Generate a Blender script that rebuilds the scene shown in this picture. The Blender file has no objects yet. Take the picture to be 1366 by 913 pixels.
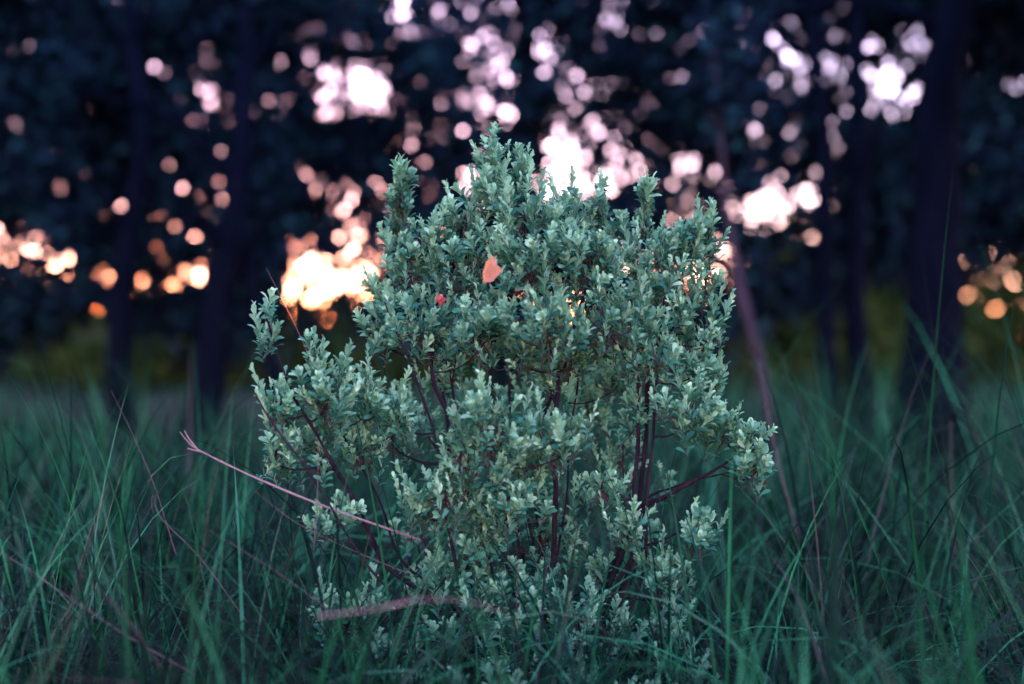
import bpy, math, random
import numpy as np
from mathutils import Vector, Matrix

random.seed(7)
rng = np.random.default_rng(7)
sc = bpy.context.scene
C = sc.collection

# ------------------------------------------------------------------ camera
CAM_H = 0.62
cam_d = bpy.data.cameras.new('camera')
cam_d.lens = 50; cam_d.sensor_width = 36
cam_d.clip_start = 0.05; cam_d.clip_end = 3000
cam_d.dof.use_dof = True
cam_d.dof.focus_distance = 2.54
cam_d.dof.aperture_fstop = 1.2
cam = bpy.data.objects.new('camera', cam_d)
cam.location = (0, 0, CAM_H)
cam.rotation_euler = (math.radians(90), 0, 0)
C.objects.link(cam); sc.camera = cam

# ------------------------------------------------------------------ sky, sun
SUN_EL = math.radians(1.0)
SUN_AZ = math.radians(-9.0)        # clockwise from +Y, a little left of the view axis
w = bpy.data.worlds.new('World'); sc.world = w; w.use_nodes = True
nt = w.node_tree
bg = nt.nodes['Background']
sky = nt.nodes.new('ShaderNodeTexSky')
sky.sky_type = 'NISHITA'; sky.sun_disc = False
sky.sun_elevation = SUN_EL; sky.sun_rotation = SUN_AZ
sky.air_density = 1.0; sky.dust_density = 1.0; sky.ozone_density = 2.5; sky.altitude = 3300
tint = nt.nodes.new('ShaderNodeMix'); tint.data_type = 'RGBA'; tint.blend_type = 'MULTIPLY'
tint.inputs['Factor'].default_value = 1
tint.inputs['B'].default_value = (2.35, 0.86, 0.77, 1)     # the camera's rosy dusk white balance, the same all over the sky
nt.links.new(sky.outputs[0], tint.inputs['A']); nt.links.new(tint.outputs['Result'], bg.inputs[0])
bg.inputs[1].default_value = 0.15

sd = bpy.data.lights.new('sun', 'SUN')
sd.energy = 0.02; sd.angle = math.radians(0.5); sd.color = (1, 0.6, 0.35)
so = bpy.data.objects.new('sun', sd)
sdir = Vector((math.sin(SUN_AZ)*math.cos(SUN_EL), math.cos(SUN_AZ)*math.cos(SUN_EL), math.sin(SUN_EL)))
so.rotation_euler = sdir.to_track_quat('Z', 'Y').to_euler()
C.objects.link(so)

vs = sc.view_settings
vs.view_transform = 'Standard'; vs.look = 'None'; vs.gamma = 1; vs.exposure = 5.9
sc.cycles.use_denoising = True
sc.cycles.max_bounces = 4
sc.cycles.use_adaptive_sampling = False
sc.cycles.sample_clamp_indirect = 4

# ------------------------------------------------------------------ helpers
def make_mesh(name, verts, faces, mat=None, smooth=True, attrs=None):
    """verts (n,3); faces: list of int arrays (m,k), any k."""
    me = bpy.data.meshes.new(name)
    verts = np.asarray(verts, np.float32)
    me.vertices.add(len(verts)); me.vertices.foreach_set('co', verts.ravel())
    loops = np.concatenate([f.ravel() for f in faces]).astype(np.int32)
    tot = np.concatenate([np.full(len(f), f.shape[1], np.int32) for f in faces])
    start = np.concatenate([[0], np.cumsum(tot)[:-1]]).astype(np.int32)
    me.loops.add(len(loops)); me.loops.foreach_set('vertex_index', loops)
    me.polygons.add(len(tot)); me.polygons.foreach_set('loop_start', start)
    me.update(calc_edges=True)
    me.polygons.foreach_set('use_smooth', np.full(len(tot), smooth))
    if attrs:
        for k, v in attrs.items():
            a = me.attributes.new(k, 'FLOAT', 'POINT')
            a.data.foreach_set('value', np.asarray(v, np.float32))
    if mat: me.materials.append(mat)
    me.update()
    return me

class Acc:
    """collects geometry for one mesh"""
    def __init__(s): s.v = []; s.f = []; s.n = 0; s.a = []
    def add(s, v, faces, a=0.0):
        v = np.asarray(v, float)
        s.v.append(v)
        for f in faces: s.f.append(np.asarray(f) + s.n)
        s.a.append(np.full(len(v), a) if np.isscalar(a) else np.asarray(a))
        s.n += len(v)
    def mesh(s, name, mat, smooth=True, attr=None):
        by = {}
        for f in s.f: by.setdefault(f.shape[1], []).append(f)
        faces = [np.concatenate(x) for x in by.values()]
        return make_mesh(name, np.concatenate(s.v), faces, mat, smooth,
                         {attr: np.concatenate(s.a)} if attr else None)

def link(name, data, parent=None, **props):
    o = bpy.data.objects.new(name, data); C.objects.link(o)
    if parent is not None: o.parent = parent
    for k, v in props.items(): o[k] = v
    return o

def smooth_path(pts, n=6):
    """Catmull-Rom through the points"""
    p = [np.asarray(q, float) for q in pts]
    p = [2*p[0]-p[1]] + p + [2*p[-1]-p[-2]]
    out = []
    for i in range(1, len(p)-2):
        for t in np.linspace(0, 1, n, endpoint=False):
            out.append(0.5*((2*p[i]) + (-p[i-1]+p[i+1])*t + (2*p[i-1]-5*p[i]+4*p[i+1]-p[i+2])*t*t
                       + (-p[i-1]+3*p[i]-3*p[i+1]+p[i+2])*t**3))
    out.append(p[-2])
    return np.array(out)

def tube(pts, radii, sides=6, bumpy=0.0):
    pts = np.asarray(pts, float); n = len(pts)
    radii = np.asarray(radii, float)
    tan = np.gradient(pts, axis=0); tan /= np.linalg.norm(tan, axis=1, keepdims=True) + 1e-9
    ref = np.array([0, 0, 1.0]) if abs(tan[0][2]) < .8 else np.array([0, 1.0, 0])
    vs_ = []
    u = np.cross(tan[0], ref); u /= np.linalg.norm(u)
    for i in range(n):
        u = u - tan[i]*np.dot(u, tan[i]); u /= np.linalg.norm(u)+1e-9
        v = np.cross(tan[i], u)
        a = np.arange(sides)*2*np.pi/sides
        r = radii[i]*(1+bumpy*rng.uniform(-1, 1, sides))
        vs_.append(pts[i]+np.outer(np.cos(a)*r, u)+np.outer(np.sin(a)*r, v))
    V = np.concatenate(vs_)
    i = np.arange(n-1)[:, None]*sides; j = np.arange(sides)[None, :]; k = (j+1) % sides
    q = np.stack([i+j, i+k, i+sides+k, i+sides+j], -1).reshape(-1, 4)
    caps = np.stack([np.full(sides-2, (n-1)*sides), (n-1)*sides+np.arange(1, sides-1), (n-1)*sides+np.arange(2, sides)], -1)
    return V, [q, caps]

def frames(d, up=None, roll=None):
    """rotation matrices (k,3,3) whose columns are x(side), y(length), z(normal)"""
    d = d/np.linalg.norm(d, axis=1, keepdims=True)
    if up is None: up = np.tile([0, 0, 1.0], (len(d), 1))
    x = np.cross(d, up); bad = np.linalg.norm(x, axis=1) < 1e-3
    x[bad] = [1, 0, 0]
    x /= np.linalg.norm(x, axis=1, keepdims=True)
    z = np.cross(x, d)
    if roll is not None:
        c, s = np.cos(roll)[:, None], np.sin(roll)[:, None]
        x, z = c*x+s*z, c*z-s*x
    return np.stack([x, d, z], -1)

def instance(tv, tfs, R, loc, scale):
    """template verts (n,3) -> all copies in one array; scale (k,) or (k,3)"""
    k = len(loc); n = len(tv)
    scale = np.asarray(scale)
    if scale.ndim == 1: scale = np.repeat(scale[:, None], 3, 1)
    v = tv[None]*scale[:, None, :]
    v = np.einsum('kij,knj->kni', R, v)+loc[:, None, :]
    off = (np.arange(k)*n)[:, None, None]
    return v.reshape(-1, 3), [(tf[None]+off).reshape(-1, tf.shape[1]) for tf in tfs]

# smooth 2-D/3-D value noise for uneven densities
_perm = rng.random((64, 64, 64))
def noise3(p, f):
    q = np.asarray(p)*f+100; i = np.floor(q).astype(int); t = q-i; t = t*t*(3-2*t)
    r = 0
    for dx in (0, 1):
        for dy in (0, 1):
            for dz in (0, 1):
                wgt = (t[:, 0] if dx else 1-t[:, 0])*(t[:, 1] if dy else 1-t[:, 1])*(t[:, 2] if dz else 1-t[:, 2])
                r = r+wgt*_perm[(i[:, 0]+dx) % 64, (i[:, 1]+dy) % 64, (i[:, 2]+dz) % 64]
    return r

# ------------------------------------------------------------------ materials
def leaf_material(name, cols, rough=0.55, trans=0.25, rand='island', age=None, spec=0.3, patch=None):
    """cols: list of (pos, colour) driven by a per-leaf random; age: colours mixed in by attribute"""
    m = bpy.data.materials.new(name); m.use_nodes = True
    t = m.node_tree; N = t.nodes; L = t.links
    p = N['Principled BSDF']
    p.inputs['Roughness'].default_value = rough
    p.inputs['Specular IOR Level'].default_value = spec
    if rand == 'island':
        r = N.new('ShaderNodeNewGeometry').outputs['Random Per Island']
    else:
        r = N.new('ShaderNodeObjectInfo').outputs['Random']
    def ramp(cs):
        n = N.new('ShaderNodeValToRGB'); e = n.color_ramp.elements
        while len(e) < len(cs): e.new(0.5)
        for el, (pos, c) in zip(e, cs): el.position = pos; el.color = (*c, 1)
        L.new(r, n.inputs[0]); return n.outputs[0]
    col = ramp(cols)
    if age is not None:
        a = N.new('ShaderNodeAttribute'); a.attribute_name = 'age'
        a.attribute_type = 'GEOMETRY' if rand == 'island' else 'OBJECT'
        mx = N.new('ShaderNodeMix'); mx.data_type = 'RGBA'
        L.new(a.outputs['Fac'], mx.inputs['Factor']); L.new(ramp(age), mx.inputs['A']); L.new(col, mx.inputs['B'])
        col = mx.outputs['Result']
    nz = N.new('ShaderNodeTexNoise'); nz.inputs['Scale'].default_value = 180; nz.inputs['Detail'].default_value = 3
    geo = N.new('ShaderNodeNewGeometry'); L.new(geo.outputs['Position'], nz.inputs['Vector'])
    hs = N.new('ShaderNodeHueSaturation'); mr = N.new('ShaderNodeMapRange')
    mr.inputs['To Min'].default_value = 0.75; mr.inputs['To Max'].default_value = 1.25
    L.new(nz.outputs[0], mr.inputs['Value']); L.new(mr.outputs[0], hs.inputs['Value']); L.new(col, hs.inputs['Color'])
    col = hs.outputs['Color']
    if patch:                                    # whole sprays or tufts differ in tone
        lo, hi, psc = patch
        n2 = N.new('ShaderNodeTexNoise'); n2.inputs['Scale'].default_value = psc; n2.inputs['Detail'].default_value = 2
        L.new(geo.outputs['Position'], n2.inputs['Vector'])
        m2 = N.new('ShaderNodeMapRange'); m2.inputs['From Min'].default_value = .35; m2.inputs['From Max'].default_value = .65
        m2.inputs['To Min'].default_value = lo; m2.inputs['To Max'].default_value = hi
        h2 = N.new('ShaderNodeHueSaturation'); L.new(n2.outputs[0], m2.inputs['Value']); L.new(m2.outputs[0], h2.inputs['Value'])
        L.new(col, h2.inputs['Color']); col = h2.outputs['Color']
    L.new(col, p.inputs['Base Color'])
    tr = N.new('ShaderNodeBsdfTranslucent'); L.new(col, tr.inputs['Color'])
    ms = N.new('ShaderNodeMixShader'); ms.inputs[0].default_value = trans
    L.new(p.outputs[0], ms.inputs[1]); L.new(tr.outputs[0], ms.inputs[2])
    L.new(ms.outputs[0], N['Material Output'].inputs['Surface'])
    return m

def bark_material(name, c1, c2, scale=14):
    m = bpy.data.materials.new(name); m.use_nodes = True
    t = m.node_tree; N = t.nodes; L = t.links; p = N['Principled BSDF']
    p.inputs['Roughness'].default_value = 0.95; p.inputs['Specular IOR Level'].default_value = 0.02
    tc = N.new('ShaderNodeNewGeometry'); mp = N.new('ShaderNodeMapping'); mp.inputs['Scale'].default_value = (1, 1, 0.25)
    L.new(tc.outputs['Position'], mp.inputs[0])
    nz = N.new('ShaderNodeTexNoise'); nz.inputs['Scale'].default_value = scale; nz.inputs['Detail'].default_value = 8
    nz.inputs['Roughness'].default_value = 0.7
    L.new(mp.outputs[0], nz.inputs['Vector'])
    r = N.new('ShaderNodeValToRGB'); r.color_ramp.elements[0].position = .35; r.color_ramp.elements[1].position = .7
    r.color_ramp.elements[0].color = (*c1, 1); r.color_ramp.elements[1].color = (*c2, 1)
    L.new(nz.outputs[0], r.inputs[0]); L.new(r.outputs[0], p.inputs['Base Color'])
    b = N.new('ShaderNodeBump'); b.inputs['Strength'].default_value = 0.8; b.inputs['Distance'].default_value = 0.3/scale
    L.new(nz.outputs[0], b.inputs['Height']); L.new(b.outputs[0], p.inputs['Normal'])
    return m

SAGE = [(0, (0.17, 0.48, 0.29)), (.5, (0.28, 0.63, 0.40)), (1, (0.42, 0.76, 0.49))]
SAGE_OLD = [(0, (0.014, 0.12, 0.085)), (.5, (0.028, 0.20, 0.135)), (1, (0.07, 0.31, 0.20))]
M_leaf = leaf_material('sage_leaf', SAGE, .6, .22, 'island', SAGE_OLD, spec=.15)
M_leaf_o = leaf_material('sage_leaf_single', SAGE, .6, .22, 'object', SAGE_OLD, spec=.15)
M_stem = bark_material('shrub_bark', (0.008, 0.007, 0.014), (0.034, 0.024, 0.038), 90)
M_twig = bark_material('shrub_twig', (0.04, 0.025, 0.035), (0.10, 0.07, 0.08), 120)
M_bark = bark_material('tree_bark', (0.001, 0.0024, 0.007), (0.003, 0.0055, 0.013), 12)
M_bark_pale = bark_material('pale_bark', (0.025, 0.025, 0.04), (0.06, 0.055, 0.08), 12)
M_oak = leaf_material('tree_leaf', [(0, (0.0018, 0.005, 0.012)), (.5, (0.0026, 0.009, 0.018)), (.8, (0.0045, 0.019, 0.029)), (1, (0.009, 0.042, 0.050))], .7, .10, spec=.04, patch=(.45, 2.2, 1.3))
M_under = leaf_material('understorey_leaf', [(0, (0.015, 0.035, 0.006)), (.5, (0.03, 0.06, 0.012)), (1, (0.06, 0.095, 0.02))], .7, .25, spec=.05)
M_grass = leaf_material('grass_blade', [(0, (0.001, 0.012, 0.012)), (.45, (0.002, 0.028, 0.020)), (.66, (0.007, 0.085, 0.034)), (.84, (0.020, 0.20, 0.08)), (.95, (0.045, 0.31, 0.16)), (1, (0.07, 0.065, 0.075))], .6, .3, spec=.12, patch=(.4, 1.3, 2.2))
M_dry = leaf_material('dry_stalk', [(0, (0.08, 0.06, 0.08)), (1, (0.14, 0.10, 0.12))], .7, .1, 'object', spec=.1)
M_dry_pale = leaf_material('pale_dry_stalk', [(0, (0.22, 0.18, 0.20)), (1, (0.28, 0.23, 0.25))], .7, .1, 'object', spec=.1)
M_dead = leaf_material('dead_leaf', [(0, (0.50, 0.24, 0.13)), (1, (0.58, 0.30, 0.17))], .6, .35, 'object')
M_red = leaf_material('red_leaf', [(0, (0.30, 0.05, 0.05)), (1, (0.34, 0.06, 0.06))], .6, .3, 'object')

m = bpy.data.materials.new('soil'); m.use_nodes = True
N = m.node_tree.nodes; L = m.node_tree.links; p = N['Principled BSDF']; p.inputs['Roughness'].default_value = .95; p.inputs['Specular IOR Level'].default_value = 0.02
nz = N.new('ShaderNodeTexNoise'); nz.inputs['Scale'].default_value = 6; nz.inputs['Detail'].default_value = 10
g = N.new('ShaderNodeNewGeometry'); L.new(g.outputs['Position'], nz.inputs['Vector'])
r = N.new('ShaderNodeValToRGB'); r.color_ramp.elements[0].position = .35; r.color_ramp.elements[1].position = .68
r.color_ramp.elements[0].color = (0.005, 0.008, 0.007, 1); r.color_ramp.elements[1].color = (0.016, 0.020, 0.014, 1)
L.new(nz.outputs[0], r.inputs[0]); L.new(r.outputs[0], p.inputs['Base Color'])
b = N.new('ShaderNodeBump'); b.inputs['Distance'].default_value = .03; L.new(nz.outputs[0], b.inputs['Height']); L.new(b.outputs[0], p.inputs['Normal'])
M_soil = m

# ------------------------------------------------------------------ ground
def ground_z(x, y):
    x = np.asarray(x, float); y = np.asarray(y, float)
    z = 0.04*np.sin(x*.9+.4)*np.cos(y*.7)+0.025*np.sin(2.3*x+1.1*y)
    z = z*np.clip((60-np.hypot(x, y))/30, 0, 1)
    return z+0.25*np.clip((y-9)/9, 0, 1)**2*np.clip((120-y)/60, 0, 1)
gx = np.unique(np.concatenate([np.linspace(-14, 14, 71), np.linspace(-80, 80, 33), np.array([-1500, -600, -250, 250, 600, 1500])]))
gy = np.unique(np.concatenate([np.linspace(-4, 24, 71), np.linspace(-80, 120, 33), np.array([-1500, -600, -250, 250, 600, 1500])]))
X, Y = np.meshgrid(gx, gy, indexing='ij')
V = np.stack([X, Y, ground_z(X, Y)], -1).reshape(-1, 3)
ii = np.arange(len(gx)-1)[:, None]*len(gy); jj = np.arange(len(gy)-1)[None]
Q = np.stack([ii+jj, ii+len(gy)+jj, ii+len(gy)+jj+1, ii+jj+1], -1).reshape(-1, 4)
link('ground', make_mesh('ground', V, [Q], M_soil), kind='structure')

# ------------------------------------------------------------------ trees
# crown foliage hangs in a belt of woodland; the openings between its sprays are listed in metres (x, z, radius, openness)
K = 0.00464
def hole(px, py, r, o): return ((px-683)*K, CAM_H+(456-py)*K, r*K, o)
HOLES = [hole(*h) for h in [
 (440,388,44,1),(412,352,26,.9),(470,335,20,.8),(470,297,20,.8),(428,262,24,.5),(395,395,20,.8),(465,435,12,.8),(455,245,14,.5),
 (768,228,34,1),(738,188,34,.8),(818,225,36,.8),(852,220,26,.8),(900,228,28,.6),(960,238,18,.8),(912,262,18,.6),
 (1040,275,30,1),(1008,287,18,.9),(1076,270,20,.9),(1028,176,18,.8),(1000,182,12,.6),
 (485,122,34,1),(425,102,20,1),(455,88,10,.9),(515,105,14,.9),(450,165,16,.5),
 (228,105,18,.8),(270,105,12,.8),(300,90,10,.9),(303,138,14,.5),(236,140,10,.6),
 (530,10,24,.9),(612,4,28,.9),(570,20,10,.6),(500,12,9,.6),
 (620,147,24,.9),(590,172,24,.7),(565,176,10,.8),(545,205,10,.7),(640,125,14,.7),
 (695,35,24,.9),(725,50,14,.9),(713,88,24,.95),(745,85,14,.9),(695,135,18,.9),(780,135,18,.9),(740,105,16,.7),(612,64,9,.7),
 (838,60,18,.6),(850,88,14,.6),(905,88,26,.6),(925,135,9,.9),(872,131,10,.7),(925,45,10,.8),(897,40,10,.8),(932,92,9,.9),
 (1040,45,26,.9),(1000,105,11,.8),(1058,108,34,.5),(1010,155,9,.7),(1010,60,9,.7),
 (1105,62,15,1),(1110,95,14,1),(1145,70,8,.8),
 (1190,118,32,.95),(1210,147,20,1),(1160,142,14,.9),(1275,120,11,1),(1185,180,10,.6),(1215,80,12,.8),
 (1270,5,12,.5),(1305,16,8,.5),
 (15,322,16,.9),(45,337,18,.95),(5,337,12,.9),(32,310,11,.9),(105,355,11,.9),(120,320,9,.8),(112,265,18,.5),(45,200,8,.6),
 (175,372,9,.9),(208,377,10,.9),(245,372,16,.9),(275,368,14,.8),(130,407,9,.8),
 (960,327,10,.95),(978,355,12,1),(1018,355,13,.95),(1056,320,10,.9),(1050,347,10,.8),(1078,324,10,.7),
 (845,30,9,.7),(865,12,8,.7),(880,60,8,.8),(900,110,8,.8),(860,150,8,.6),(950,20,8,.7),(940,120,8,.6),(905,60,10,.8),(830,110,9,.6),(820,20,8,.6),(780,20,9,.7),(760,60,9,.7),(660,80,9,.7),(650,20,9,.7),(570,60,8,.5),(1020,20,9,.8),(1065,60,10,.8),(1075,120,9,.7),(1045,140,9,.7),(1010,120,9,.7),(1080,160,8,.6),(1060,200,9,.6),(990,240,12,.7),(940,200,9,.5),(870,190,9,.5),(1000,310,9,.8),(1095,310,8,.6),(660,170,9,.7),(720,165,14,.8),(760,165,14,.8),(800,180,12,.7),(680,110,10,.8),(580,135,9,.7),(520,160,10,.6),(430,130,10,.6),(390,110,8,.7),(400,230,9,.5),(380,185,8,.5),(440,290,10,.6),(500,240,10,.6),(485,330,12,.8),
 (935,362,18,1),(835,362,24,.7),(612,246,28,.7),(640,250,20,.7),(835,178,10,.6),(560,120,9,.5),
]]
HX = np.array(HOLES)
def openness(x, z):
    o = np.zeros(len(x))
    for hx, hz, hr, ho in HOLES:
        d = np.hypot(x-hx, z-hz)/(hr*(.85 if hr > .07 else 1.0))
        o = np.maximum(o, .84*ho*np.clip((1.25-d)/0.5, 0, 1))
        o = np.maximum(o, .55*ho*np.clip((2.3-d)/.9, 0, 1))
    return o

LEAF_T = np.array([[0, 0, 0], [-.3, .5, .07], [0, .5, 0], [.3, .5, .07], [0, 1, -.06]], float)
LEAF_F = [np.array([[0, 2, 1], [0, 3, 2], [1, 2, 4], [2, 3, 4]])]

def sprays(centres, n_leaf, spread, size):
    """leaf mass round spray centres: each spray is a short leafy twig in its own direction"""
    k = len(centres)
    d = rng.normal(size=(k, 3)); d[:, 2] -= .3; d /= np.linalg.norm(d, axis=1, keepdims=True)
    t = rng.uniform(-1, 1, (k, n_leaf, 1))
    pos = centres[:, None]+d[:, None]*t*spread+rng.normal(size=(k, n_leaf, 3))*spread*.32
    pos = pos.reshape(-1, 3)
    dd = np.repeat(d, n_leaf, 0)*.6+rng.normal(size=pos.shape)*.8
    R = frames(dd, roll=rng.uniform(0, 6.28, len(pos)))
    s = size*rng.uniform(.7, 1.3, len(pos))
    return pos, R, s

def crown_mesh(pos, R, s, mat):
    v, f = instance(LEAF_T, LEAF_F, R, pos, s)
    return make_mesh('crown', v, f, mat, smooth=False)

def box_points(n, x0, x1, y0, y1, z0, z1):
    return np.column_stack([rng.uniform(x0, x1, n), rng.uniform(y0, y1, n), rng.uniform(z0, z1, n)])

def canopy_bottom(x):
    # height of the hanging foliage edge (m)
    return 0.76+0.08*np.sin(x*1.7+.6)+.09*np.sin(x*4.1)+.05*np.sin(x*9.3)+0.5*np.clip(x-1.6, 0, .9)-.25*np.clip(-2.3-x, 0, 1)

TREES = [
 # name, label, trunk polyline (x,y,z..), r0, crown x-range in the belt
 ('oak_tree', 'dark tree with its crown hanging to the ground beside the slim upright trunk', [(-4.1,8.6,0),(-4.0,8.6,1.2),(-4.2,8.7,2.6),(-4.0,8.7,4.6)], .16, -6.2, -3.1),
 ('oak_tree', 'slim dark upright trunk standing beside the forked tree', [(-2.10,7.6,0),(-2.08,7.6,.9),(-2.06,7.8,1.7),(-2.3,8.4,3),(-2.5,8.6,4.5)], .075, -3.1, -2.1),
 ('oak_tree', 'dark forked tree with one limb leaning down towards the shrub', [(-1.66,7.5,0),(-1.60,7.5,.6),(-1.52,7.6,1.2),(-1.5,8.2,2.6),(-1.5,8.6,4.6)], .10, -2.1, -.75),
 ('oak_tree', 'dark tree hidden behind the sage green shrub, crown full of bright gaps', [(-.1,9.0,0),(-.05,9.0,1.2),(.1,9.0,2.6),(.0,9,4.8)], .11, -.75, .75),
 ('oak_tree', 'slender dark tree just behind the leaning pale sapling', [(1.28,8.9,0),(1.27,8.9,1.0),(1.15,8.9,2.2),(1.2,8.9,4.6)], .05, .75, 1.55),
 ('oak_tree', 'thin straight dark trunk, one of two beside the massive trunk', [(1.70,7.6,0),(1.69,7.6,1.0),(1.69,7.8,2.0),(1.8,8.6,3.2),(1.9,8.8,4.5)], .055, 1.55, 2.05),
 ('oak_tree', 'straight dark trunk standing closest behind the massive trunk', [(1.90,7.7,0),(1.88,7.7,1.1),(1.92,7.9,2.0),(2.1,8.6,3.2),(2.2,8.8,4.5)], .065, 2.05, 2.65),
 ('oak_tree', 'dark tree closing the wood beyond the massive trunk', [(3.9,8.6,0),(3.95,8.6,1.4),(3.9,8.7,2.8),(4,8.7,4.8)], .15, 2.65, 6.2),
]
ZTOP = 4.6
def add_tree(name, label, path, r0, x0, x1, crown_pts=None, mat=M_bark, leafmat=M_oak, size=.08, flare=1.5, limb_lo=.35, limbs=5, nleaf=13, spread=.14, group=None):
    base = np.array(path[0], float); base[2] = float(ground_z(base[0], base[1]))
    root = link(name, None, label=label, category='tree')
    if group: root['group'] = group
    root.location = base
    P = smooth_path(path, 8); P[0, 2] = base[2]-.1
    wob = np.column_stack([noise3(P, 2.3)-.5, noise3(P+7, 2.3)-.5, np.zeros(len(P))]); P = P+wob*min(.14, r0*1.1)
    t = np.linspace(0, 1, len(P))
    rad = r0*(1-.65*t)*(.85+.3*noise3(P, 4.))*(1+(flare-1)*np.exp(-(P[:, 2]-base[2])/.22))
    tv, tf = tube(P-base, rad, 10, .05)
    link('trunk', make_mesh('trunk', tv, tf, mat), root)
    for i in range(limbs):
        j = int(len(P)*(limb_lo+(.9-limb_lo)*i/max(1, limbs-1))); j = min(j, len(P)-2)
        a = rng.uniform(0, 6.28); ln = rng.uniform(.7, 1.3)*(x1-x0)*.5+.25
        e = P[j]+np.array([math.cos(a)*ln, math.sin(a)*.45, rng.uniform(.0, .7)])
        mid = (P[j]+e)/2+np.array([0, 0, .12])
        lp = smooth_path([P[j], mid, e], 5)
        lv, lf = tube(lp-base, np.linspace(rad[j]*.6, .008, len(lp)), 6, .05)
        link('limb', make_mesh('limb', lv, lf, mat), root)
    if crown_pts is not None and len(crown_pts):
        pos, R, s = sprays(crown_pts, nleaf, spread, size)
        keep = rng.random(len(pos)) > 0
        o = openness(pos[:, 0], pos[:, 2])
        inb = (pos[:, 1] > 7.5)
        keep = ~inb | (rng.random(len(pos)) > o)
        pos, R, s = pos[keep], R[keep], s[keep]
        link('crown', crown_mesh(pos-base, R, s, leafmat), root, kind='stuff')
    if name == 'oak_tree' and 'forked' in label:       # the second stem, leaning in from the side
        sp = smooth_path([(-1.15,7.5,-.05),(-1.26,7.5,.5),(-1.40,7.55,1.0),(-1.5,7.8,1.6),(-1.52,8.1,2.3)], 6)
        tv, tf = tube(sp-base, np.linspace(.06, .03, len(sp)), 8, .08)
        link('trunk', make_mesh('trunk', tv, tf, mat), root)
    return root

def belt_points(x0, x1, dens):
    n = int(dens*(x1-x0)*1.2*(3.1-.4))
    p = box_points(n, x0, x1, 8.2, 9.4, .4, 3.1)
    p = p[p[:, 2] > canopy_bottom(p[:, 0])+rng.normal(0, .05, len(p))]
    k = noise3(p, 2.2)*.6+noise3(p, 5.)*.4
    p = p[rng.random(len(p)) < np.clip(.55+(k-.4)*2.2, .45, 1)]
    n2 = int(dens*.45*(x1-x0)*1.5*(ZTOP-3.1))
    q = box_points(n2, x0, x1, 8.0, 9.6, 3.1, ZTOP)
    return np.concatenate([p, q])

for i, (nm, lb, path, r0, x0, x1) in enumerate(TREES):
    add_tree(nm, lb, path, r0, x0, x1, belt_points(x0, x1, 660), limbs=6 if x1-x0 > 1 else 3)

def blob(n, c, r):
    d = rng.normal(size=(n, 3)); d /= np.linalg.norm(d, axis=1, keepdims=True)
    return np.array(c)+d*(rng.random((n, 1))**.45)*np.array(r)

# massive trunk and the two trees framing the clearing
pts = np.concatenate([blob(500, (2.9, 6.4, 3.0), (1.5, 1.0, .9)), blob(200, (3.0, 5.2, 2.2), (.8, .8, .5))])
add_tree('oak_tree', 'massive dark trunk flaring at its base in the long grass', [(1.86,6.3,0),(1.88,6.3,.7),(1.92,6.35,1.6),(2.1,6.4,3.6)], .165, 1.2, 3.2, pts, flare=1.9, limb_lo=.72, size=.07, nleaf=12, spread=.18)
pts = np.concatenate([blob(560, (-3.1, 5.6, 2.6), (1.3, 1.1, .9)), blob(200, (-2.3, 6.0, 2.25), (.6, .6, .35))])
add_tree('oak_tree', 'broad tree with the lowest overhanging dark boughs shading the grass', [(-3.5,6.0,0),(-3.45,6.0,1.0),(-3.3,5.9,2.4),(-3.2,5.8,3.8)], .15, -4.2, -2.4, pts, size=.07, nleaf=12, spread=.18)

# unseen trees added beside and behind the viewpoint to shade the clearing
for tx, ty, zc in [(-2.55,2.5,3.0), (2.65,2.6,3.0), (-4.6,-3.4,2.6), (4.6,-3.2,2.6), (-2.0,-6.2,2.3), (1.6,-6.6,2.3)]:
    lab = 'unseen dark leafy tree added outside the view to shade the clearing'
    pts = blob(950, (tx, ty, zc), (1.6, 1.8, 1.5))
    add_tree('oak_tree', lab, [(tx,ty,0),(tx+.05,ty,1.2),(tx,ty+.1,2.4),(tx+.1,ty,zc+.9)], .14, tx-1.2, tx+1.2, pts, size=.1, nleaf=12, spread=.22, group='unseen trees added for shade')

# leaning pale sapling
add_tree('sapling', 'pale leaning sapling with a curled side shoot beside the shrub', [(1.12,6.0,0),(1.06,6.0,.40),(.99,6.0,.75),(.93,6.05,1.1),(.90,6.1,1.5)], .026, .8, 1.0, blob(14, (.90, 6.15, 1.75), (.18, .25, .3)), mat=M_bark_pale, flare=1.2, limbs=2, nleaf=10)

# understorey bushes beyond the belt
def bush(x, y, rx, h, label, n=420, size=.13):
    base = np.array([x, y, float(ground_z(x, y))])
    root = link('bush', None, label=label, category='bush', group='bushes beyond the trees'); root.location = base
    for k in range(4):
        a = rng.uniform(0, 6.28)
        lp = smooth_path([(0, 0, -.05), (math.cos(a)*rx*.25, math.sin(a)*.2, h*.4), (math.cos(a)*rx*.55, math.sin(a)*.4, h*.85)], 4)
        v, f = tube(lp, np.linspace(.02, .006, len(lp)), 5)
        link('stem', make_mesh('stem', v, f, M_bark), root)
    d = rng.normal(size=(n, 3)); d /= np.linalg.norm(d, axis=1, keepdims=True); d[:, 2] = abs(d[:, 2])
    c = d*(rng.random((n, 1))**.4)*np.array([rx, rx*.7, h])
    pos, R, s = sprays(c, 14, .17, size)
    pos[:, 2] = np.maximum(pos[:, 2], .02)
    link('crown', crown_mesh(pos, R, s, M_under), root, kind='stuff')
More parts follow.
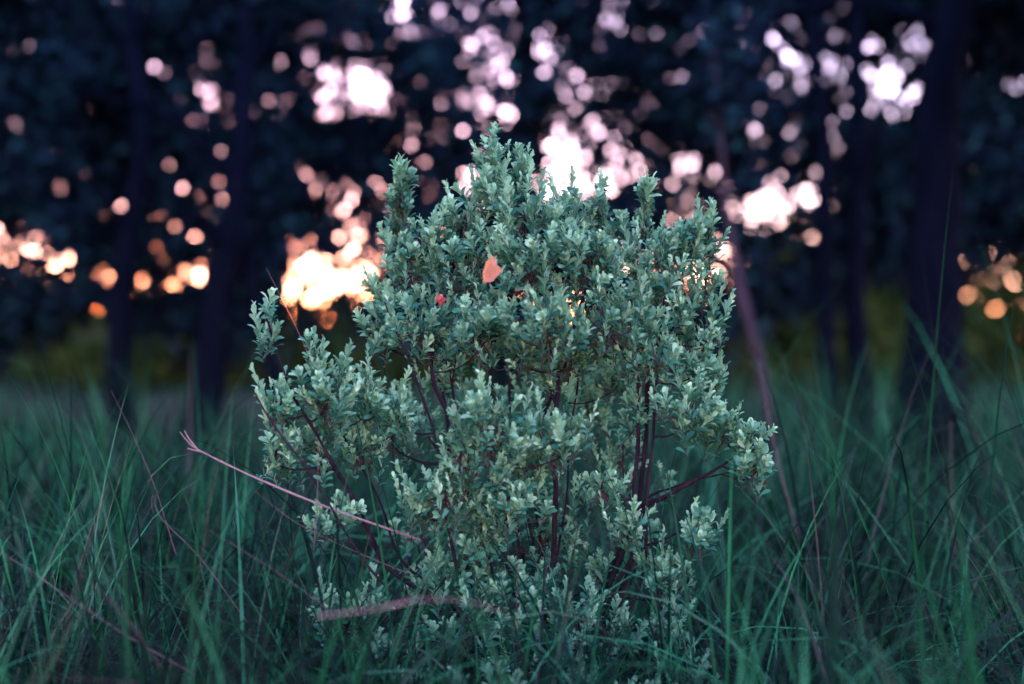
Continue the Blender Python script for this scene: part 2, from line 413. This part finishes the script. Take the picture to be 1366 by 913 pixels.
for i, (x, y, rx, h) in enumerate([(-7.6,15,1.5,1.5),(-5.4,17,1.3,1.15),(-3.6,15.5,1.4,.95),(-2.0,16.5,1.3,.95),(-.4,15,1.4,1.0),(1.3,16,1.3,1.0),(2.9,14.5,1.1,1.5),(3.5,17,1.1,2.1),(5.2,17,1.2,2.2),(4.3,16,1.2,2.2),(6.0,15,1.3,2.3),(8.0,16.5,1.6,2.2)]):
    bush(x, y, rx, h, 'tall yellowish green bush showing between the dark trunks behind the massive trunk' if h > 2 else 'low yellowish green bush glimpsed under the hanging crowns')

# ------------------------------------------------------------------ shrub
F = 1366*50/36.0          # only to read lengths off the photograph: 1 m at the shrub = F/2.6 units
D0 = 2.6
def W(px, py, dy=0.0):    # plan position of a shrub feature, in metres, at depth D0+dy
    return np.array([(px-683)/F*D0, D0+dy, CAM_H+(456-py)/F*D0])
SB = np.array([.05, D0, float(ground_z(.05, D0))])
shrub = link('shrub', None, label='sage green small-leaved shrub with dark purplish stems growing in the long grass', category='shrub')
shrub.location = SB

STEMS = [
 [(640,905,0),(575,800,-.03),(518,742,-.06),(478,658,-.09),(440,590,-.11),(405,515,-.13),(372,415,-.13)],
 [(650,905,.05),(618,760,.03),(602,620,.05),(583,510,.06),(548,400,.06),(532,262,.05)],
 [(665,905,0),(640,720,-.02),(604,575,-.02),(575,490,.02),(600,380,.0),(620,290,.0)],
 [(690,905,.08),(688,720,.08),(655,540,.1),(648,440,.1),(652,320,.06),(655,205,.03)],
 [(715,905,0),(735,720,-.02),(742,560,-.03),(740,410,-.02),(715,300,0),(695,225,.03)],
 [(725,905,.1),(722,740,.09),(716,600,.08),(760,460,.09),(790,360,.08),(782,275,.06)],
 [(770,905,-.02),(835,770,-.04),(846,620,-.04),(850,500,-.02),(858,390,0),(862,265,.02)],
 [(780,905,.05),(842,750,0),(860,600,-.01),(868,490,0),(902,400,0),(922,305,0)],
 [(770,905,.03),(846,700,.0),(893,657,-.03),(950,622,-.06),(1000,585,-.08)],
 [(770,905,.0),(836,745,-.04),(880,712,-.08),(918,690,-.1)],
 [(690,905,-.0),(690,820,-.03),(672,745,-.06),(662,690,-.1),(655,575,-.16)],
 [(670,905,-.05),(660,890,-.25),(652,865,-.38)],
 [(740,905,-.05),(830,900,-.15),(880,870,-.22)],
]
stem_pts = []     # (pos, radius)
for k_ in range(12):                      # thinner shoots beside the main stems
    b_ = STEMS[k_ % 9]; o1, o2, o3 = rng.normal(0, 22), rng.normal(0, 34), rng.normal(0, .07)
    STEMS.append([(a+o1*.3+o2*i_/len(b_), z+rng.normal(0, 6), d+o3) for i_, (a, z, d) in enumerate(b_[:-1])])
for s_i, s in enumerate(STEMS):
    s_r = .0062 if s_i < 13 else rng.uniform(.0028, .0042)
    P = smooth_path([W(*q) for q in s], 7)
    P[0, 2] = -.06
    P = P+noise3(P, 9.)[:, None]*np.array([.02, .02, 0])-np.array([.01, .01, 0])
    rr = np.linspace(s_r if len(s) > 4 else .004, .0015, len(P))
    v, f = tube(P-SB, rr*rng.uniform(.8, 1.15, len(rr)), 7, .22)
    link('stem', make_mesh('stem', v, f, M_stem), shrub)
    stem_pts += [(q, r_) for q, r_ in zip(P[5:], rr[5:])]
SPX = np.array([q for q, _ in stem_pts]); SPR = np.array([r_ for _, r_ in stem_pts])

# foliage clumps: px, py, rx, ry, depth, sprigs
CL = [
 (648,215,26,38,.03,16),(690,228,26,34,.02,16),(668,250,40,30,0,20),(532,258,20,24,.05,9),(520,300,22,28,.08,8),(572,305,36,36,-.02,20),(622,285,40,40,.0,26),(700,285,52,42,-.06,34),
 (762,290,44,40,0,26),(815,300,34,34,.08,14),(860,275,15,34,.02,8),(800,275,14,26,.04,5),(915,312,36,34,0,24),(862,335,44,36,-.04,26),(785,345,58,40,-.1,40),(705,345,58,40,-.12,42),(625,350,52,42,-.04,36),
 (550,345,40,40,0,24),(505,390,30,34,.06,18),(510,425,36,40,.02,24),(568,425,52,44,-.06,38),(640,430,50,44,-.1,36),(728,415,60,46,-.14,44),(810,410,52,46,-.1,36),(890,385,46,42,-.03,32),(940,370,22,34,0,11),
 (860,455,48,40,-.08,30),(925,465,34,40,-.02,20),(950,495,22,28,0,11),(905,535,50,34,-.1,28),(850,540,30,24,-.02,10),(955,555,36,24,-.08,16),(990,590,30,34,-.1,20),(1010,612,14,18,-.08,5),
 (695,460,40,26,-.08,18),(760,470,34,24,-.05,12),(585,490,36,24,.05,8),(735,500,24,26,-.02,9),(820,500,34,30,.1,12),(790,540,34,30,.15,12),
 (655,555,50,42,-.2,42),(620,590,26,24,-.18,12),(745,570,38,34,-.16,24),(700,610,44,30,-.1,22),(600,640,50,32,-.16,26),(680,650,52,34,-.14,30),(560,655,22,20,-.14,8),(645,690,44,26,-.1,18),(800,632,22,20,-.1,8),(835,675,32,26,-.12,14),
 (376,430,12,34,-.13,8),(430,465,14,26,-.1,5),(388,525,28,28,-.14,18),(445,510,46,34,-.12,30),(500,520,34,30,-.1,20),(540,545,18,22,-.1,8),(384,585,24,32,-.12,16),(430,590,44,36,-.08,26),(490,585,36,30,-.06,18),
 (448,680,26,16,-.12,10),(470,665,18,14,-.1,5),(455,790,34,24,-.12,13),(500,785,22,20,-.1,7),(560,770,34,26,0,10),(610,745,44,30,-.05,16),(700,780,50,36,-.08,20),(650,760,36,26,-.02,10),(770,800,40,34,-.1,16),(740,735,34,24,.05,8),
 (650,862,46,38,-.38,24),(870,755,34,30,-.1,13),(918,690,24,28,-.12,14),(880,868,52,34,-.24,20),(800,755,30,26,.05,8),(915,760,26,24,0,7),
 (945,300,16,26,0,8),(862,248,10,30,0,7),(532,240,16,22,.03,8),(800,250,10,22,.02,5),(655,190,12,24,.02,7),(955,430,12,26,0,6),
 # fill between the lobes, set back
 (560,540,50,50,.18,6),(620,520,50,40,.2,6),(700,530,50,40,.2,8),(780,560,50,50,.2,10),(840,600,50,50,.15,6),(760,660,50,50,.1,8),(720,700,60,50,.05,12),(560,700,60,40,.1,6),
 (620,800,60,40,-.1,18),(700,850,70,40,-.12,18),(800,820,60,40,-.1,18),(540,830,60,40,-.12,12),(880,810,50,40,-.08,14),(780,880,50,30,-.2,12),(580,880,60,30,-.2,10),(840,700,40,40,.05,8),
 # mass behind
 (600,400,80,60,.2,34),(720,380,90,70,.22,44),(840,400,80,60,.2,34),(900,480,50,50,.16,16),(720,560,80,60,.2,18),(520,560,70,50,.1,12),(850,640,60,50,.15,10),(640,760,90,50,.15,16),
]
# leaf template: obovate blade, folded along the midrib and cupped
rows = [(0.0, .10, .0), (.22, .24, .02), (.45, .40, .035), (.68, .5, .05), (.86, .43, .035), (.96, .24, .0)]
tv = []
for t_, w_, c_ in rows:
    z = .10*math.sin(t_*2.6)-.10*t_*t_
    tv += [(-w_*.5, t_, z+w_*.16), (0, t_, z), (w_*.5, t_, z+w_*.16)]
tv.append((0, 1.0, -.02))
SL_V = np.array(tv, float)
q = []
for i_ in range(len(rows)-1):
    a = i_*3
    q += [(a, a+1, a+4, a+3), (a+1, a+2, a+5, a+4)]
e = (len(rows)-1)*3
SL_F = [np.array(q), np.array([(e, e+1, len(tv)-1), (e+1, e+2, len(tv)-1)])]

leaf_pos, leaf_R, leaf_s, leaf_age = [], [], [], []
twig_acc = Acc()
GA = 2.39996
for (px, py, rx, ry, dy, n) in CL:
    c = W(px, py, dy); r3 = np.array([rx/F*D0*1.08, max(.035, (rx+ry)*.5/F*D0), ry/F*D0*1.1])
    anchor = c-np.array([0, 0, r3[2]*.75])
    low = SPX[:, 2] < c[2]-.4*r3[2]-.01
    dd = np.linalg.norm(SPX-anchor, axis=1)+np.where(low, 0, 1.0)+.35*np.clip(SPX[:, 2]-anchor[2]+.03, 0, 1)
    j = int(np.argmin(dd)); st = SPX[j]
    mid = st*.5+anchor*.5+np.array([0, 0, -.12*np.linalg.norm(anchor-st)])
    bp = smooth_path([st, mid, anchor, c], 5)
    br = np.linspace(min(SPR[j]*.8, .0035), .0012, len(bp))
    v, f = tube(bp-st, br, 5); bo = link('branch', make_mesh('branch', v, f, M_stem), shrub); bo.location = st-SB
    n = int(n*(1.02 if py < 470 else 1.12)+2)
    d = rng.normal(size=(n, 3)); d /= np.linalg.norm(d, axis=1, keepdims=True)
    tip = c+d*(rng.random((n, 1))**.42)*r3
    out = (tip-c)/r3
    dirv = np.array([0, -.28, .85])+out*np.array([.6, .5, .35])+rng.normal(size=(n, 3))*.25
    dirv /= np.linalg.norm(dirv, axis=1, keepdims=True)
    for k in range(n):
        D = dirv[k]; ln = rng.uniform(.016, .042) if rng.random() < .55 else rng.uniform(.035, .065); long_ = rng.random() < (.22 if py < 330 else .13)
        if long_: ln = rng.uniform(.06, .11); tip[k] = tip[k]+D*.035; D = D+np.array([0, 0, .6]); D /= np.linalg.norm(D)
        tipk = tip[k]; b0 = tipk-D*ln
        jj_ = rng.integers(len(bp)//2, len(bp)); o = bp[jj_]
        if np.linalg.norm(o-b0) > .012:
            tp = smooth_path([o, (o+b0)/2-np.array([0, 0, .006]), b0, tipk-D*.006], 3)
            v, f = tube(tp-SB, np.linspace(.001, .0006, len(tp)), 4); twig_acc.add(v, f)
        x = np.cross(D, [0, 1.0, .1]); x /= np.linalg.norm(x); y = np.cross(D, x)
        ph0 = rng.uniform(0, 6.28); nl = int(rng.integers(11, 17))+(5 if long_ else 0); grow = rng.uniform(.65, 1.2)
        young = rng.uniform(.35, 1.05)
        for i_ in range(nl):
            u = i_/(nl-1)                                   # 0 base, 1 tip
            ph = ph0+i_*GA
            rad = np.cos(ph)*x+np.sin(ph)*y
            tilt = ((1.2 if ln < .045 else .95)*(1-.76*u))+rng.normal()*.14            # angle from the axis
            ld = D*math.cos(tilt)+rad*math.sin(tilt)
            if ld[2] < -.1: ld[2] *= .3
            pos = b0+D*ln*u
            up = D*math.sin(tilt)-rad*math.cos(tilt)        # upper face looks towards the axis
            leaf_pos.append(pos); leaf_s.append((.0228-.0065*u**3)*grow*rng.uniform(.8, 1.15)*(.85 if u < .12 else 1))
            z_ = up/np.linalg.norm(up); l_ = ld/np.linalg.norm(ld); z_ = z_-l_*np.dot(z_, l_); z_ /= np.linalg.norm(z_)
            x_ = np.cross(l_, z_); ro = rng.normal()*.25; cr, sr = math.cos(ro), math.sin(ro)
            leaf_R.append(np.stack([cr*x_+sr*z_, l_, cr*z_-sr*x_], -1))
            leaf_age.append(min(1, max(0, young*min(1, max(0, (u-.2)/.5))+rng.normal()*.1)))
leaf_pos = np.array(leaf_pos); leaf_R = np.array(leaf_R); leaf_s = np.array(leaf_s); leaf_age = np.array(leaf_age)
link('twigs', twig_acc.mesh('twigs', M_twig), shrub, kind='stuff')

# the 300 leaves that show largest become leaf parts, the rest one foliage part
mid = leaf_pos+leaf_R[:, :, 1]*leaf_s[:, None]*.5
px_ = mid[:, 0]/mid[:, 1]; pz_ = (mid[:, 2]-CAM_H)/mid[:, 1]
bx = np.floor(px_/.0035).astype(int); bz = np.floor(pz_/.0035).astype(int)
front = {}
for i_ in np.argsort(mid[:, 1]):
    front.setdefault((bx[i_], bz[i_]), i_)
vis = np.array(list(front.values()))
vis = vis[mid[vis, 2] > .32]
view = mid[vis]-np.array([0, 0, CAM_H]); dist = np.linalg.norm(view, axis=1); view /= dist[:, None]
area = leaf_s[vis]**2*(np.abs((leaf_R[vis][:, :, 2]*view).sum(1))+.1)/dist**2
pick = vis[np.argsort(-area)[:300]]
rest = np.ones(len(leaf_pos), bool); rest[pick] = False
v, f = instance(SL_V, SL_F, leaf_R[rest], leaf_pos[rest]-SB, np.stack([leaf_s[rest]*.82, leaf_s[rest], leaf_s[rest]], -1))
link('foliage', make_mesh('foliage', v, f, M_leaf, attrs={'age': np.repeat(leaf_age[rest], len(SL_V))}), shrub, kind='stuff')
leaf_me = make_mesh('leaf', SL_V*np.array([.82, 1, 1]), SL_F, M_leaf_o)
for i_ in pick:
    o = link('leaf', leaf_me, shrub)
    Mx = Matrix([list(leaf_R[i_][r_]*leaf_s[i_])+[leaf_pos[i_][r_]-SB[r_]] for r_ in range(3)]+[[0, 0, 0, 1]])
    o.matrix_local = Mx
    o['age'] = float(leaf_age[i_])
print('shrub leaves', len(leaf_pos))

# ------------------------------------------------------------------ dead leaves caught in the shrub
def dead_leaf(name, label, loc, L_, wd, R, mat):
    ts = np.linspace(0, 1, 9); V = []
    for t_ in ts:
        wv = wd*math.sin(math.pi*min(1, t_**.8*.97+.02))*(1+.12*math.sin(t_*15))
        for s_ in (-1, -.5, 0, .5, 1):
            V.append((s_*wv*.5, t_*L_, .75*wv*abs(s_)**1.5+.9*L_*(t_-.5)**2+.004*math.sin(t_*9+s_*3)))
    V = np.array(V)@np.array(R).T
    q = [(i*5+j, i*5+j+1, i*5+j+6, i*5+j+5) for i in range(8) for j in range(4)]
    o = link(name, make_mesh(name, V, [np.array(q)], mat), label=label, category='leaf'); o.location = loc
    return o
def rot(ax, ay, az): return Matrix.Rotation(az, 3, 'Z') @ Matrix.Rotation(ay, 3, 'Y') @ Matrix.Rotation(ax, 3, 'X')
dead_leaf('dead_leaf', 'curled orange dead leaf caught among the sage green twigs', W(646, 388, -.25), .056, .030, rot(1.2, .5, .35), M_dead)
dead_leaf('dead_leaf', 'small dark red leaf caught inside the shrub below the orange one', W(592, 412, -.2), .022, .014, rot(1.2, .3, 1.0), M_red)

# ------------------------------------------------------------------ grass
def grass_blades(n_, x, y, h, wd, lean, azim, name='grass', curve=1.0):
    """ribbon blades with a folded section that arch over towards the tip"""
    S = 7
    t_ = np.linspace(0, 1, S)[None]
    k = len(x)
    ang = lean[:, None]*(0.38+.85*t_**1.3*curve)
    dl = h[:, None]/(S-1)
    hx = np.concatenate([np.zeros((k, 1)), np.cumsum(np.sin(ang[:, :-1])*dl, 1)], 1)
    hz = np.concatenate([np.zeros((k, 1)), np.cumsum(np.cos(ang[:, :-1])*dl, 1)], 1)
    ca, sa = np.cos(azim)[:, None], np.sin(azim)[:, None]
    cx = x[:, None]+hx*ca; cy = y[:, None]+hx*sa
    z0 = ground_z(x, y)-.02
    cz = np.maximum(z0[:, None]+hz, z0[:, None]+.01)
    tw = rng.uniform(-.9, .9, k)[:, None]+t_*rng.uniform(-1.2, 1.2, k)[:, None]
    wx = -sa*np.cos(tw)+ca*np.sin(tw)*.3; wy = ca*np.cos(tw)+sa*np.sin(tw)*.3; wz = np.sin(tw)*.6
    ww = wd[:, None]*.5*np.clip(1.15-t_**1.6*1.15, .03, 1)*(.75+.25*np.clip(t_*4, 0, 1))
    c = np.stack([cx, cy, cz], -1); wv = np.stack([wx*ww, wy*ww, wz*ww], -1)
    V = np.stack([c-wv, c+wv], 2).reshape(-1, 3)
    base = (np.arange(k)*S*2)[:, None]; i = (np.arange(S-1)*2)[None]
    a = base+i
    Q = np.stack([a, a+1, a+3, a+2], -1).reshape(-1, 4)
    return V, Q

def grass_field():
    xs, ys, hs, ws, ls, az = [], [], [], [], [], []
    # tufts
    def tufts(n, x0, x1, y0, y1, per, hmean, wmean, hv=(.45, 1.25), rs=.03):
        nonlocal xs, ys, hs, ws, ls, az
        tx = rng.uniform(x0, x1, n); ty = rng.uniform(y0, y1, n)
        th = hmean*rng.uniform(.7, 1.25, n)
        ok = np.abs(tx) < ty*.55+.5
        # keep the space in front of the shrub low, and a bare spot round the camera
        for a, b, h_, k_ in zip(tx, ty, th, ok):
            if not k_ or math.hypot(a, b) < .75: continue
            fr = math.exp(-(a-.05)**2/.28) if b < 2.75 else (math.exp(-(a-.05)**2/.3)*.35 if b < 3.3 else 0)
            h_ = h_*(1-.42*fr)*(1-.22*min(1, max(0, -a-.5)))*(1.12 if a > .4 and b > 2.6 else 1)
            h_ = min(h_, .34+.075*b) if b < 2.6 else h_
            m_ = max(3, int(per*rng.uniform(.5, 1.5)))
            r_ = rng.normal(0, rs, (m_, 2))
            xs.append(a+r_[:, 0]); ys.append(b+r_[:, 1])
            hs.append(h_*rng.uniform(*hv, m_)); ws.append(wmean*rng.uniform(.6, 1.5, m_))
            ls.append(.3+np.abs(rng.normal(1.15, .9, m_))); az.append(rng.uniform(0, 6.28, m_))
    tufts(170, -1.3, 1.3, .9, 1.7, 9, .42, .0050)
    tufts(380, -2.2, 2.2, 1.7, 3.4, 12, .66, .0056)
    tufts(560, -3.2, 3.2, 3.4, 6.2, 11, .66, .0070)
    tufts(1000, -5.5, 5.5, 6.2, 10.5, 10, .40, .009, (.4, 1.5))
    tufts(1100, -9, 9, 10.5, 19, 8, .25, .014)
    # looser blades rising in front of the shrub's foot
    for n_, x0, x1, y0, y1, hh in ((34, -.75, .8, 1.5, 2.35, .44), (30, .25, 1.1, 1.6, 2.6, .55), (26, -1.0, -.2, 1.7, 2.5, .45)):
        tx = rng.uniform(x0, x1, n_); ty = rng.uniform(y0, y1, n_)
        for a, b in zip(tx, ty):
            m_ = int(rng.integers(4, 9)); r_ = rng.normal(0, .02, (m_, 2))
            xs.append(a+r_[:, 0]); ys.append(b+r_[:, 1]); hs.append(hh*rng.uniform(.6, 1.15, m_)); ws.append(.0065*rng.uniform(.6, 1.4, m_))
            ls.append(.25+np.abs(rng.normal(.85, .6, m_))); az.append(rng.uniform(0, 6.28, m_))
    # short undergrowth that hides the soil
    tufts(420, -1.6, 1.6, .9, 2.6, 22, .17, .0045, (.4, 1.3), .07)
    tufts(700, -2.6, 2.6, 2.6, 5.5, 20, .2, .006, (.4, 1.3), .08)
    tufts(700, -4.5, 4.5, 5.5, 10.5, 14, .2, .009, (.4, 1.3), .1)
    return [np.concatenate(q) for q in (xs, ys, hs, ws, ls, az)]
x, y, h, wd, ln_, az = grass_field()
V, Q = grass_blades(0, x, y, h, wd, ln_, az)
link('grass', make_mesh('grass', V, [Q], M_grass), kind='stuff', label='long green grass growing round the shrub and under the trees', category='grass')
print('blades', len(x))

# ------------------------------------------------------------------ dry stalks
def stalk(label, pts, r, forks=None, name='dry_grass_stalk', mat=M_dry):
    """pts: (px, py, depth) read off at each point's own distance"""
    P = [np.array([(a-683)/F*d, d, CAM_H+(456-b)/F*d]) for a, b, d in pts]
    base = P[0].copy()
    A = Acc()
    r = r*(1 if mat is M_dry_pale else .75)
    S = smooth_path(P, 3 if 'bent' in label else 6)
    v, f = tube(S-base, np.linspace(r, r*.25, len(S))*rng.uniform(.8, 1.2, len(S)), 6, .12); A.add(v, f)
    for fk in forks or []:
        S = smooth_path([np.array([(a-683)/F*d, d, CAM_H+(456-b)/F*d]) for a, b, d in fk], 5)
        v, f = tube(S-base, np.linspace(r*.7, r*.3, len(S)), 5, .08); A.add(v, f)
    o = link(name, A.mesh(name, mat), label=label, category='stalk', group='dry stalks in the grass')
    o.location = base
    return o
stalk('thick pinkish dry stalk split at its tip, reaching out of the shrub over the grass', [(560,720,2.5),(425,672,2.42),(330,632,2.4),(265,600,2.4),(250,588,2.4),(240,576,2.4)], .0024, [[(268,602,2.4),(258,600,2.4),(250,598,2.4)], [(262,598,2.4),(252,585,2.4),(246,574,2.4)]], mat=M_dry_pale)
stalk('thin upright pale stalk crossing the thick pinkish stalk', [(418,735,2.35),(422,690,2.35),(424,640,2.35),(425,588,2.36)], .0014)
stalk('thin reddish stalk rising past the leafy shoot towards the bright gap', [(425,520,2.6),(410,470,2.6),(382,410,2.62),(355,357,2.64)], .0014)
stalk('thin dark red stalk standing alone in the grass before the grey opening', [(235,740,2.7),(205,645,2.7),(175,575,2.7),(148,520,2.7)], .0014)
stalk('long straight purple stalk lying diagonally over the grass', [(260,900,2.2),(160,842,2.2),(60,775,2.2),(-10,728,2.25)], .0018)
stalk('short straight pinkish stalk leaning over the diagonal purple one', [(215,890,2.0),(165,820,2.0),(108,765,2.0)], .0015)
stalk('pale stalk leaning through the grass under the forked stalk', [(440,815,2.3),(380,770,2.3),(330,738,2.3),(280,708,2.35)], .0016)
stalk('bent twiggy stalk with a hooked tip in the green grass', [(330,830,2.4),(268,745,2.4),(214,690,2.4),(206,662,2.4),(202,668,2.4),(205,690,2.4)], .0013)
stalk('long thin brownish stalk running under the forked stalk into the shrub', [(545,765,2.45),(480,738,2.45),(400,700,2.4),(340,655,2.4)], .0015)
stalk('horizontal out of focus pinkish stem in front of the shrub foot', [(425,822,1.75),(500,812,1.75),(560,800,1.75),(620,802,1.75),(670,815,1.75)], .0012, [[(500,812,1.75),(535,806,1.75),(550,795,1.75)]], mat=M_dry_pale)
stalk('tall blurred pale stalk arching up behind the right side of the shrub', [(1085,780,3.3),(1055,680,3.3),(1030,580,3.4),(1012,480,3.5)], .0035)
stalk('pale upright blurred stalk in the shaded grass near the massive trunk', [(1275,760,3.4),(1270,660,3.4),(1268,560,3.4)], .003)
stalk('thin stalk lying flat along the grass at the bottom edge', [(190,912,1.9),(120,906,1.9),(40,905,1.9)], .0013)
stalk('short broken pale stalk in front of the shrub stems', [(688,838,2.3),(690,790,2.3),(689,740,2.32)], .0011)
